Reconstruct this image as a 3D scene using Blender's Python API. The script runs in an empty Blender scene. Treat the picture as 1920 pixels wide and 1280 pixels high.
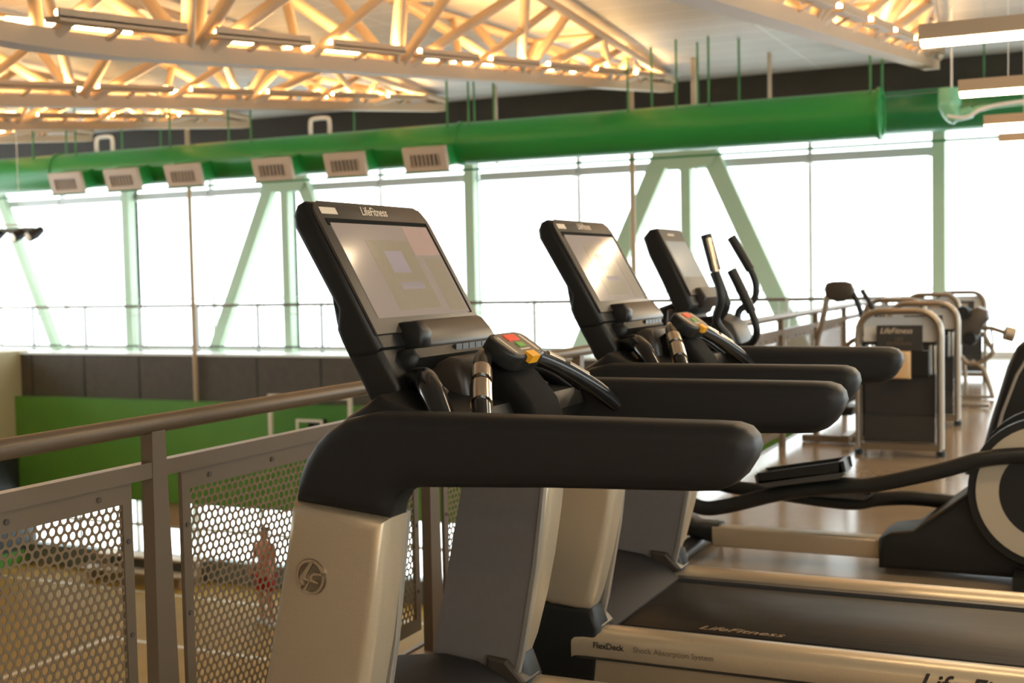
import bpy, bmesh, math, random
from mathutils import Vector, Matrix
C = bpy.context.scene.collection
SC = bpy.context.scene
R = math.radians
random.seed(4)

# ------------------------------------------------------------------ camera
CH = 1.43
yaw, pitch, roll, fpx = 0.44, 0.053, -0.021, 2348.0
fwd = Vector((-math.sin(yaw)*math.cos(pitch), math.cos(yaw)*math.cos(pitch), -math.sin(pitch)))
rt = Vector((math.cos(yaw), math.sin(yaw), 0)); up = rt.cross(fwd)
r2 = rt*math.cos(roll)+up*math.sin(roll); u2 = -rt*math.sin(roll)+up*math.cos(roll)
cd = bpy.data.cameras.new('camera'); cam = bpy.data.objects.new('camera', cd); C.objects.link(cam)
M = Matrix((r2, u2, -fwd)).transposed().to_4x4(); M.translation = Vector((0, 0, CH)); cam.matrix_world = M
cd.sensor_width = 36; cd.lens = fpx/1920*36; cd.clip_start = .05; cd.clip_end = 300
cd.dof.use_dof = True; cd.dof.focus_distance = 2.85; cd.dof.aperture_fstop = 4.8
SC.camera = cam
# ------------------------------------------------------------------ sky and exposure
w = bpy.data.worlds.new('world'); SC.world = w; w.use_nodes = True
bg = w.node_tree.nodes['Background']; bg.inputs[0].default_value = (.93, .97, 1, 1); bg.inputs[1].default_value = 3.2
SC.view_settings.view_transform = 'Standard'; SC.view_settings.look = 'None'
SC.view_settings.exposure = 0.55; SC.view_settings.gamma = 1
SC.cycles.max_bounces = 8; SC.cycles.transparent_max_bounces = 16
SC.cycles.sample_clamp_indirect = 6

# ------------------------------------------------------------------ materials
def mat(name, col, rough=.5, metal=0, emis=None, estr=0, spec=.5, noise=0, nscale=20, stretch=None, bump=0):
    m = bpy.data.materials.new(name); m.use_nodes = True; nt = m.node_tree; b = nt.nodes['Principled BSDF']
    b.inputs['Base Color'].default_value = (*col, 1); b.inputs['Roughness'].default_value = rough
    b.inputs['Metallic'].default_value = metal; b.inputs['Specular IOR Level'].default_value = spec
    if emis:
        b.inputs['Emission Color'].default_value = (*emis, 1); b.inputs['Emission Strength'].default_value = estr
    if noise or bump:
        tc = nt.nodes.new('ShaderNodeTexCoord'); mp = nt.nodes.new('ShaderNodeMapping')
        if stretch: mp.inputs['Scale'].default_value = stretch
        n = nt.nodes.new('ShaderNodeTexNoise'); n.inputs['Scale'].default_value = nscale; n.inputs['Detail'].default_value = 4
        nt.links.new(tc.outputs['Object'], mp.inputs[0]); nt.links.new(mp.outputs[0], n.inputs['Vector'])
        if noise:
            cr = nt.nodes.new('ShaderNodeMapRange'); cr.inputs[1].default_value = .3; cr.inputs[2].default_value = .7
            cr.inputs[3].default_value = 1-noise; cr.inputs[4].default_value = 1+noise
            mx = nt.nodes.new('ShaderNodeVectorMath'); mx.operation = 'SCALE'; mx.inputs[0].default_value = col
            nt.links.new(n.outputs['Fac'], cr.inputs[0]); nt.links.new(cr.outputs[0], mx.inputs['Scale'])
            nt.links.new(mx.outputs[0], b.inputs['Base Color'])
        if bump:
            bp = nt.nodes.new('ShaderNodeBump'); bp.inputs['Strength'].default_value = bump; bp.inputs['Distance'].default_value = .002
            nt.links.new(n.outputs['Fac'], bp.inputs['Height']); nt.links.new(bp.outputs[0], b.inputs['Normal'])
    return m
def glassmat(name, tint=(1, 1, 1), refl=.08):
    m = bpy.data.materials.new(name); m.use_nodes = True; nt = m.node_tree; nt.nodes.remove(nt.nodes['Principled BSDF'])
    t = nt.nodes.new('ShaderNodeBsdfTransparent'); t.inputs[0].default_value = (*tint, 1)
    g = nt.nodes.new('ShaderNodeBsdfGlossy'); g.inputs['Roughness'].default_value = .02
    mx = nt.nodes.new('ShaderNodeMixShader'); mx.inputs[0].default_value = refl
    nt.links.new(t.outputs[0], mx.inputs[1]); nt.links.new(g.outputs[0], mx.inputs[2])
    nt.links.new(mx.outputs[0], nt.nodes['Material Output'].inputs[0]); return m
def brickmat(name, c1, c2, bw, bh, mort, mcol, rough=.5, off=.5, rot=None, spec=.5):
    m = bpy.data.materials.new(name); m.use_nodes = True; nt = m.node_tree; b = nt.nodes['Principled BSDF']
    tc = nt.nodes.new('ShaderNodeTexCoord'); mp = nt.nodes.new('ShaderNodeMapping')
    if rot: mp.inputs['Rotation'].default_value = rot
    br = nt.nodes.new('ShaderNodeTexBrick'); br.inputs['Scale'].default_value = 1; br.offset = off
    br.inputs['Color1'].default_value = (*c1, 1); br.inputs['Color2'].default_value = (*c2, 1); br.inputs['Mortar'].default_value = (*mcol, 1)
    br.inputs['Brick Width'].default_value = bw; br.inputs['Row Height'].default_value = bh; br.inputs['Mortar Size'].default_value = mort
    nt.links.new(tc.outputs['Object'], mp.inputs[0]); nt.links.new(mp.outputs[0], br.inputs['Vector'])
    nt.links.new(br.outputs['Color'], b.inputs['Base Color']); b.inputs['Roughness'].default_value = rough; b.inputs['Specular IOR Level'].default_value = spec
    return m
m_rubber = mat('black_rubber', (.013, .012, .0115), .5, spec=.3, bump=.15, nscale=400)
m_black = mat('black_plastic', (.010, .010, .0095), .42, spec=.35)
m_gloss = mat('gloss_black', (.012, .012, .012), .12)
m_bezel = mat('bezel_plastic', (.045, .034, .025), .38)
m_silver = mat('champagne_paint', (.52, .42, .29), .34, .55, noise=.05, nscale=300)
m_panel = mat('grey_panel', (.15, .13, .115), .5, noise=.03, nscale=60)
m_edge = mat('edge_trim', (.35, .31, .26), .35, .5)
m_belt = mat('belt', (.014, .012, .011), .5, spec=.3, noise=.35, nscale=3, stretch=(1, 18, 1))
m_gasket = mat('gasket', (.008, .007, .006), .8, spec=.1)
m_hood = mat('hood_plastic', (.016, .013, .012), .65, spec=.3)
m_embl_shade = mat('emblem_edge_shade', (.16, .125, .085), .45, .4)  # shade along the emblem edges put into the colour
m_strip = mat('side_strip', (.045, .042, .04), .4)
m_rail = mat('rail_paint', (.165, .118, .075), .35, .15)
m_perf = mat('perforated_steel', (.19, .125, .065), .5, .1)
m_chrome = mat('chrome', (.75, .66, .55), .16, 1)
m_screenoff = mat('screen', (.06, .05, .045), .10, emis=(.52, .38, .28), estr=.30, spec=.6)
m_red = mat('red_button', (.75, .07, .03), .4, emis=(.8, .1, .04), estr=.12)
m_green = mat('green_button', (.16, .38, .06), .4)
m_yellow = mat('yellow_magnet', (.85, .38, .02), .35)
m_pad = mat('keypad', (.16, .125, .09), .4)
m_print = mat('cream_print', (.62, .5, .38), .5)
m_dark_print = mat('dark_print', (.03, .025, .02), .5)
m_orange_print = mat('belt_print', (.22, .14, .07), .6)
m_duct = mat('green_duct', (.022, .27, .06), .30, spec=.5)
m_duct_dark = mat('green_duct_far', (.02, .20, .07), .22, spec=.7)
m_rod = mat('green_rod', (.04, .22, .07), .5)
m_cream = mat('cream_steel', (.50, .37, .245), .55)
m_vent = mat('vent_cream', (.52, .45, .37), .5)
m_col = mat('mint_paint', (.46, .60, .44), .6)
m_white = mat('white_paint', (.8, .8, .78), .5)
m_blind = mat('blind', (.62, .66, .68), .6)
m_greenwall = mat('green_wall', (.10, .27, .04), .45, noise=.05, nscale=1)
m_fascia = mat('fascia_panel', (.085, .068, .055), .7, noise=.10, nscale=6)
m_dkwall = mat('dark_wall', (.035, .030, .025), .7, noise=.08, nscale=2)
m_creamwall = mat('cream_wall', (.5, .43, .26), .6)
m_black_pad = mat('wall_pad', (.02, .022, .02), .6)
m_ceil = brickmat('ceiling_panels', (.46, .43, .40), (.49, .46, .42), 4.08, .6, .015, (.62, .6, .57), .55, off=0)
m_court = brickmat('court_wood', (.33, .19, .04), (.36, .205, .045), 2.4, .09, .004, (.20, .11, .03), .6, rot=(0, 0, R(90)), spec=.15)
m_floor = mat('deck_vinyl', (.27, .205, .14), .17, noise=.08, nscale=2.5, spec=.42)
m_pale = mat('pale_floor', (.8, .8, .79), .3)
m_line = mat('court_line', (.75, .7, .6), .4)
m_tan = mat('tan_board', (.45, .33, .22), .6)
m_slate = mat('slate_band', (.17, .20, .20), .6)
m_glow = mat('tube_glow', (1, .8, .5), .5, emis=(1, .64, .27), estr=56)
m_glow2 = mat('diffuser_glow', (1, .9, .7), .5, emis=(1, .76, .47), estr=24)
m_machine = mat('machine_tube', (.24, .19, .135), .32, .6)
m_placard = mat('placard', (.028, .026, .024), .5)
m_shroud = mat('smoke_shroud', (.03, .03, .031), .3)
m_stack = mat('weight_plate', (.18, .18, .18), .4, .4)
m_disc = mat('cream_disc', (.36, .30, .22), .45)
m_skin = mat('skin', (.50, .25, .17), .6)
m_redcloth = mat('red_cloth', (.40, .012, .015), .8)
m_pinkcloth = mat('pink_cloth', (.55, .24, .18), .8)
m_hair = mat('hair', (.02, .012, .01), .6)
m_shoe = mat('shoe', (.5, .5, .5), .6)
m_glass = glassmat('window_glass', (.97, 1, .99), .06)
m_bbglass = glassmat('backboard_glass', (.93, .98, .94), .04)

# ------------------------------------------------------------------ mesh builder
class MB:
    def __init__(s): s.v = []; s.f = []
    def add(s, vs, fs):
        n = len(s.v); s.v += [Vector(v) for v in vs]; s.f += [[i+n for i in f] for f in fs]; return s
    def box(s, lo, hi):
        x0, y0, z0 = lo; x1, y1, z1 = hi
        return s.add([(x0,y0,z0),(x1,y0,z0),(x1,y1,z0),(x0,y1,z0),(x0,y0,z1),(x1,y0,z1),(x1,y1,z1),(x0,y1,z1)],
                     [(0,3,2,1),(4,5,6,7),(0,1,5,4),(1,2,6,5),(2,3,7,6),(3,0,4,7)])
    def beam(s, a, b, wx, wz, upv=(0, 0, 1)):
        a = Vector(a); b = Vector(b); d = (b-a).normalized(); u = Vector(upv)
        if abs(d.dot(u)) > .98: u = Vector((0, 1, 0))
        sx = d.cross(u).normalized(); sz = sx.cross(d).normalized(); vs = []
        for p in (a, b):
            for i, j in ((-1,-1),(1,-1),(1,1),(-1,1)): vs.append(p+sx*wx/2*i+sz*wz/2*j)
        return s.add(vs, [(0,1,2,3),(7,6,5,4),(0,4,5,1),(1,5,6,2),(2,6,7,3),(3,7,4,0)])
    def tube(s, pts, r, n=12, cap=True, sy=1.0):
        pts = [Vector(p) for p in pts]; rs = r if isinstance(r, (list, tuple)) else [r]*len(pts)
        vs = []; fs = []; prev = None
        for i, p in enumerate(pts):
            d = (pts[min(i+1, len(pts)-1)]-pts[max(i-1, 0)]).normalized()
            if prev is None:
                u = Vector((0, 1, 0)) if abs(d.y) < .9 else Vector((0, 0, 1))
                u = (u-d*u.dot(d)).normalized()
            else: u = (prev-d*prev.dot(d)).normalized()
            prev = u; t = d.cross(u)
            for k in range(n):
                a = 2*math.pi*k/n; vs.append(p+u*math.cos(a)*rs[i]*sy+t*math.sin(a)*rs[i])
        for i in range(len(pts)-1):
            for k in range(n):
                a = i*n+k; b = i*n+(k+1) % n; fs.append((a, b, b+n, a+n))
        if cap: fs.append(tuple(range(n-1, -1, -1))); fs.append(tuple((len(pts)-1)*n+k for k in range(n)))
        return s.add(vs, fs)
    def disc(s, c, axis, r, h, n=24, rin=0):
        c = Vector(c); ax = Vector(axis).normalized()
        if rin == 0: return s.tube([c-ax*h/2, c+ax*h/2], r, n)
        u = ax.orthogonal().normalized(); t = ax.cross(u); vs = []; fs = []
        for k in range(n):
            a = 2*math.pi*k/n; e = u*math.cos(a)+t*math.sin(a)
            vs += [c+e*r-ax*h/2, c+e*r+ax*h/2, c+e*rin+ax*h/2, c+e*rin-ax*h/2]
        for k in range(n):
            a = 4*k; b = 4*((k+1) % n)
            for q in range(4): fs.append((a+q, b+q, b+(q+1) % 4, a+(q+1) % 4))
        return s.add(vs, fs)
    def rprism(s, out, y0, y1, r=.01, seg=4, place=None):
        """outline of (x,z) extruded from y0 to y1 with rounded rims"""
        out = [Vector((p[0], p[1])) for p in out]; n = len(out)
        area = sum(out[i].x*out[(i+1) % n].y-out[(i+1) % n].x*out[i].y for i in range(n))
        if area < 0: out.reverse()
        nr = []
        for i in range(n):
            a = (out[i]-out[i-1]).normalized(); b = (out[(i+1) % n]-out[i]).normalized()
            na = Vector((a.y, -a.x)); nb = Vector((b.y, -b.x)); m = (na+nb)
            m = m.normalized() if m.length > 1e-6 else na
            nr.append(m/max(.5, m.dot(na)))
        rings = []
        for k in range(seg+1):
            t = math.pi/2*k/seg; rings.append((y0+r*(1-math.sin(t)), r*(1-math.cos(t))))
        rings.sort(key=lambda q: q[0])
        a = [(y0+r*(1-math.sin(math.pi/2*k/seg)), r*(1-math.cos(math.pi/2*k/seg))) for k in range(seg, -1, -1)]
        # a runs from rim plane y0 (offset r) to y0+r (offset 0)
        low = [(y0+r*(1-math.cos(math.pi/2*k/seg)), r*(1-math.sin(math.pi/2*k/seg))) for k in range(seg+1)]
        high = [(y1-(q[0]-y0), q[1]) for q in reversed(low)]
        vs = []; fs = []
        L = low+high
        for (y, o) in L:
            for i in range(n):
                p = out[i]-nr[i]*o; q = (p.x, y, p.y)
                vs.append(place @ Vector(q) if place else q)
        for j in range(len(L)-1):
            for i in range(n):
                a_ = j*n+i; b_ = j*n+(i+1) % n; fs.append((a_, b_, b_+n, a_+n))
        fs.append(tuple(range(n-1, -1, -1))); fs.append(tuple((len(L)-1)*n+i for i in range(n)))
        return s.add(vs, fs)
    def build(s, name, m, parent=None, off=None, smooth=None, rot=None):
        me = bpy.data.meshes.new(name)
        o0 = Vector(off) if off else (Vector(parent['_o']) if parent and '_o' in parent else Vector((0, 0, 0)))
        if not parent and not off: o0 = Vector((0, 0, 0))
        me.from_pydata([v-o0 for v in s.v], [], s.f)
        bm = bmesh.new(); bm.from_mesh(me); bmesh.ops.recalc_face_normals(bm, faces=bm.faces); bm.to_mesh(me); bm.free()
        me.materials.append(m)
        if smooth is not None:
            me.polygons.foreach_set('use_smooth', [True]*len(me.polygons))
            try: me.set_sharp_from_angle(angle=R(smooth))
            except Exception: pass
        o = bpy.data.objects.new(name, me); C.objects.link(o)
        if parent: o.parent = parent; o['_o'] = list(o0)
        elif off: o.location = o0
        return o
def tag(o, label, cat=None, group=None, kind=None):
    o['label'] = label
    if cat: o['category'] = cat
    if group: o['group'] = group
    if kind: o['kind'] = kind
    return o
def thing(name, label, cat, loc, group=None):
    o = bpy.data.objects.new(name, None); C.objects.link(o); o.location = loc; o['_o'] = list(loc); o.empty_display_size = .1
    return tag(o, label, cat, group)
def structure(o): o['kind'] = 'structure'; return o
def copy_tree(o, parent=None):
    kids = list(o.children); c = o.copy(); C.objects.link(c)
    if parent: c.parent = parent
    for k in kids: copy_tree(k, c)
    return c
def arc(cx, cz, r, a0, a1, n=8):
    return [(cx+r*math.cos(R(a0+(a1-a0)*i/n)), cz+r*math.sin(R(a0+(a1-a0)*i/n))) for i in range(n+1)]
def spline(pts, n=6):
    pts = [Vector(p) for p in pts]; out = []
    for i in range(len(pts)-1):
        p0 = pts[max(i-1, 0)]; p1 = pts[i]; p2 = pts[i+1]; p3 = pts[min(i+2, len(pts)-1)]
        for k in range(n):
            t = k/n; out.append(.5*((2*p1)+(p2-p0)*t+(2*p0-5*p1+4*p2-p3)*t*t+(3*p1-p0-3*p2+p3)*t**3))
    out.append(pts[-1]); return out
def text(name, s, size, org, xdir, ydir, m, parent, shear=0, ext=.0006, align='LEFT', bold=0, sx=1):
    cu = bpy.data.curves.new(name, 'FONT'); cu.body = s; cu.size = size; cu.shear = shear; cu.extrude = ext/size*size; cu.align_x = align; cu.offset = bold
    t = bpy.data.objects.new(name, cu); C.objects.link(t); bpy.context.view_layer.update()
    me = bpy.data.meshes.new_from_object(t.evaluated_get(bpy.context.evaluated_depsgraph_get()))
    bpy.data.objects.remove(t); X = Vector(xdir).normalized(); Y = Vector(ydir); Y = (Y-X*Y.dot(X)).normalized(); Z = X.cross(Y)
    mm = Matrix((X*sx, Y, Z)).transposed().to_4x4(); mm.translation = Vector(org)-Vector(parent['_o'])
    me.transform(mm); me.materials.clear(); me.materials.append(m)
    o = bpy.data.objects.new(name, me); C.objects.link(o); o.parent = parent; o['_o'] = list(parent['_o']); return o

# ------------------------------------------------------------------ setting
DX = -2.38   # deck edge
YF = 19.5    # face of the far balcony
YW = 20.75   # far window wall
CZ = -4.45   # court floor
structure(MB().box((DX, -5, -.35), (6.5, YW+.5, 0)).build('floor', m_floor))
structure(MB().box((-26, YF+.02, -.02), (DX, YW+.5, 0)).build('floor', m_pale))
structure(MB().box((-26, -5, CZ-.2), (DX+3, YF+.12, CZ)).build('floor', m_court))
structure(MB().box((-26, -5, 4.62), (6.5, YW+.5, 4.75)).build('ceiling', m_ceil))
structure(MB().box((-26, YW-.25, 3.62), (6.5, YW+.35, 4.62)).build('wall_far', m_dkwall))
structure(MB().box((-20.7, YF-.02, -.90), (DX, YF+.15, .012)).build('wall_balcony', m_fascia))
structure(MB().box((-20.7, YF-.045, -.02), (DX, YF+.02, .02)).build('trim_1', m_white))
structure(MB().box((-20.7, YF-.22, -2.92), (DX, YF+.15, -.90)).build('wall_green', m_greenwall))
structure(MB().box((-20.7, YF-.10, CZ), (DX, YF+.15, -4.02)).build('trim_2', m_slate))
structure(MB().box((-21.4, -5, -2.18), (-20.66, YF+.2, .05)).build('wall_left', m_creamwall))
structure(MB().box((-21.4, -5, CZ+.3), (-20.62, YF+.2, -2.18)).build('wall_left_padding', m_black_pad))
structure(MB().box((-21.4, -5, CZ), (-20.6, YF+.2, CZ+.3)).build('baseboard_left', m_greenwall))
structure(MB().box((-26, -5.3, CZ), (DX, -5, 4.7)).build('wall_near', m_tan))
structure(MB().box((6.5, -5, -.3), (6.8, YW+.5, .5)).box((6.5, -5, 3.3), (6.8, YW+.5, 4.7)).build('wall_right', m_creamwall))
f = MB()
for y in range(-5, 21, 2): f.box((6.55, y-.05, .5), (6.7, y+.05, 3.3))
fo = structure(f.build('window_10', m_white)); MB().box((6.6, -5, .5), (6.61, YW, 3.3)).build('pane', m_glass, fo)  # unseen window band added in the right wall for neutral daylight fill
structure(MB().box((DX, -5.3, -.3), (6.8, -5, .6)).box((DX, -5.3, 3.3), (6.8, -5, 4.7)).box((DX, -5.3, .6), (2.4, -5, 3.3)).build('wall_near', m_tan))
f = MB()
for x in (-2.3, -.5, 1.3, 3.1, 4.9, 6.6): f.box((x-.05, -5.2, .6), (x+.05, -5.1, 3.3))
fo = structure(f.build('window_11', m_white)); MB().box((DX, -5.15, .6), (6.7, -5.14, 3.3)).build('pane', m_glass, fo)  # unseen window added behind the camera to let in fill light
structure(MB().box((DX, -5, CZ), (DX+.2, YF, -.35)).build('wall_under_deck', m_slate))
# fascia seams and deck edge trim
sm = MB()
for x in [-21.59+1.535*i*.942+1.25 for i in range(0, 13)]:
    sm.box((x-.015, YF-.026, -.90), (x+.015, YF-.019, .012))
structure(sm.build('trim_3', m_black))
structure(MB().box((DX-.02, -4, -.35), (DX, 19.2, .005)).build('trim_4', m_rail))

# far windows: one per bay
colx = [-22.7, -18.62, -14.57, -10.48, -6.37, -2.29, 1.8, 6.5]
for i in range(7):
    a, b = colx[i], colx[i+1]
    f = MB()
    f.box((a, YW+.06, -.0), (b, YW+.16, .08)).box((a, YW+.06, 3.56), (b, YW+.16, 3.62))
    for x in (a, (a+b)/2, b): f.box((x-.03, YW+.06, .08), (x+.03, YW+.16, 3.56))
    f.box((a, YW+.08, 1.06), (b, YW+.13, 1.09))
    fo = structure(f.build('window_%d' % (i+1), m_white))
    p = MB(); p.box((a+.03, YW+.10, .08), (b-.03, YW+.108, 3.56)); g = p.build('pane', m_glass, fo)
# left side high windows and lower far windows
f = MB()
for y in range(-5, 21, 3): f.box((-25.0, y-.05, 0), (-24.9, y+.05, 4.62))
fo = structure(f.build('window_8', m_white)); MB().box((-24.96, -5, 0), (-24.95, YW, 4.62)).build('pane', m_glass, fo)
f = MB(); xs = [-20.7+.0]+[-20.7+1.53*k for k in range(1, 12)]
for x in xs: f.box((x-.03, YF-.02, -4.02), (x+.03, YF+.06, -2.92))
f.box((-20.7, YF-.02, -3.48), (DX, YF+.05, -3.42))
fo = structure(f.build('window_9', m_white)); MB().box((-20.7, YF+.02, -4.02), (DX, YF+.03, -2.92)).build('pane', m_glass, fo)

# court markings
lm = MB()
lm.beam((-14.9, 15.72, CZ+.003), (-6, 15.6, CZ+.003), .07, .004)
lm.beam((-20.5, 18.3, CZ+.003), (-3, 18.3, CZ+.003), .06, .004)
lm.beam((-14.9, 15.72, CZ+.003), (-14.9, 4, CZ+.003), .06, .004)
lm.disc((-11, 9, CZ+.003), (0, 0, 1), 1.8, .004, 48, 1.74)
tag(lm.build('court_lines', m_line), 'thin pale painted lines crossing the tan wood court far below', 'court marking')

# V props below the green wall, seen through the lower windows
def simple(name, mb, m, label, cat, group=None, smooth=None, off=None):
    return tag(mb.build(name, m, smooth=smooth, off=off), label, cat, group)
for k, (x0, x1) in enumerate(((-17.75, -17.35), (-16.35, -16.75))):
    b = MB().beam((x0, YF+.35, -2.9), (x1, YF+.35, -4.4), .14, .14)
    simple('slanted_post', b, m_white, ('white slanted post behind the lower windows, foot leaning right, left of the railing post',
           'white slanted post behind the lower windows, foot leaning left, right of the railing post')[k], 'post')
simple('bulkhead_board', MB().box((-17.5, YF-.06, -3.42), (-16.5, YF-.02, -2.92)), m_tan, 'small tan board under the green wall between two slanted posts', 'board')
for k, z in enumerate((-3.98, -4.2)):
    simple('bench', MB().box((-18.4, YF-.5-.35*k, z-.04), (-15.8, YF-.15-.35*k, z)).box((-18.3, YF-.45-.35*k, CZ), (-18.22, YF-.2-.35*k, z-.04)).box((-15.98, YF-.45-.35*k, CZ), (-15.9, YF-.2-.35*k, z-.04)),
           m_tan, ('tan bench against the lower wall, the higher of the two', 'tan bench in front of the lower wall, the lower of the two')[k], 'bench')

# mint steel columns and diagonal braces on the far wall
ys = YW-.12
names = ['leftmost plain mint column before the far windows', 'mint far column under the braces behind the first treadmill screen',
         'plain mint far column between the two nearest treadmill consoles', 'mint far column at the peak of the broad braces behind the third console',
         'plain mint far column above the weight machines, rightmost']
for i, x in enumerate(colx[1:6]):
    wd = .19 if i not in (1, 3) else .17
    b = MB().box((x-wd/2, ys-.1, 0), (x+wd/2, ys+.1, 3.7))
    simple('steel_column', b, m_col, names[i], 'column')
br = [((-22.35, 3.6), (-20.75, .0), 'mint diagonal brace at the far left, falling to the right behind the far railing', .2),
      ((-14.85, 3.5), (-16.45, .0), 'mint diagonal brace left of the first treadmill screen, falling to the left', .24),
      ((-14.25, 3.5), (-12.7, .0), 'mint diagonal brace mostly hidden behind the first treadmill screen, falling right', .24),
      ((-6.75, 3.5), (-8.4, .0), 'broad mint diagonal brace behind the second treadmill screen, falling to the left', .3),
      ((-6.0, 3.5), (-4.42, .0), 'broad mint diagonal brace right of the elliptical handles, falling to the right', .3)]
for a, b_, lab, wd in br:
    b = MB().beam((a[0], ys, a[1]), (b_[0], ys, b_[1]), wd, .16, (0, 1, 0)); b2 = MB()
    simple('diagonal_brace', b, m_col, lab, 'brace')
for x, lab in ((-14.57, 'mint gusset plate above the braces behind the first treadmill screen'), (-6.37, 'mint gusset plate joining the broad braces at their peak')):
    g = MB().rprism([(x-.62, 3.55), (x-.45, 3.2), (x-.1, 3.15), (x+.1, 3.15), (x+.45, 3.2), (x+.62, 3.55)], ys-.14, ys-.11, .005, 2)
    simple('gusset_plate', g, m_col, lab, 'plate')
# blinds rolled under the window heads
k = 0
pos = ['far left end', 'just right of the leftmost plain column', 'left of the thin cream pole', 'right of the first brace pair', 'left of the middle plain column',
       'right of the middle plain column', 'left of the second thin pole', 'right of the broad brace peak', 'between the broad braces and the rightmost column', 'right of the rightmost column']
for i in range(0, 6):
    a, b = colx[i], colx[i+1]; mid = (a+b)/2
    for (p, q) in ((a+.12, mid-.02), (mid+.02, b-.12)):
        if k >= 10: break
        t = thing('roller_blind', 'pale grey rolled blind under the green duct, %s' % pos[k], 'blind', (p, YW, 3.25), 'rolled blinds at the window heads')
        MB().box((p, YW-.0, 3.17), (q, YW+.065, 3.31)).build('blind_roll', m_blind, t)
        MB().tube([(p-.02, YW-.012, 3.17), (p+.05, YW-.012, 3.17)], .022, 8).build('bracket', m_white, t)
        MB().tube([(q-.05, YW-.012, 3.17), (q+.02, YW-.012, 3.17)], .022, 8).build('bracket', m_white, t)
        k += 1

# far balcony railing
fr = thing('balcony_railing', 'long slender railing on the far balcony in front of the bright windows', 'railing', (-12, YF+.05, .1))
MB().tube([(-22, YF+.06, .96), (DX, YF+.06, .96)], .03, 8).build('top_rail', m_rail, fr, smooth=60)
MB().tube([(-22, YF+.06, .78), (DX, YF+.06, .78)], .007, 6).build('middle_rail', m_blind, fr, smooth=60)
MB().tube([(-22, YF+.06, .16), (DX, YF+.06, .16)], .018, 8).build('bottom_rail', m_fascia, fr, smooth=60)
x = -20.34-1.446
while x < DX:
    MB().box((x-.022, YF+.03, .05), (x+.022, YF+.09, 1.0)).build('post', m_blind, fr)
    for s in (-1, 1): MB().box((x+s*.14-.008, YF+.05, .18), (x+s*.14+.008, YF+.07, .95)).build('panel_edge', m_blind, fr)
    x += 1.446

# thin poles on the far balcony ledge
for x, lab in ((-15.95, 'slender cream pole rising from the green ledge to the ceiling, left side'), (-6.9, 'slender cream pole between the second treadmill screen and the broad braces')):
    simple('slender_pole', MB().tube([(x, YF-.12, -.90), (x, YF-.12, 4.62)], .045, 12), m_cream, lab, 'pole', smooth=60)

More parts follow.
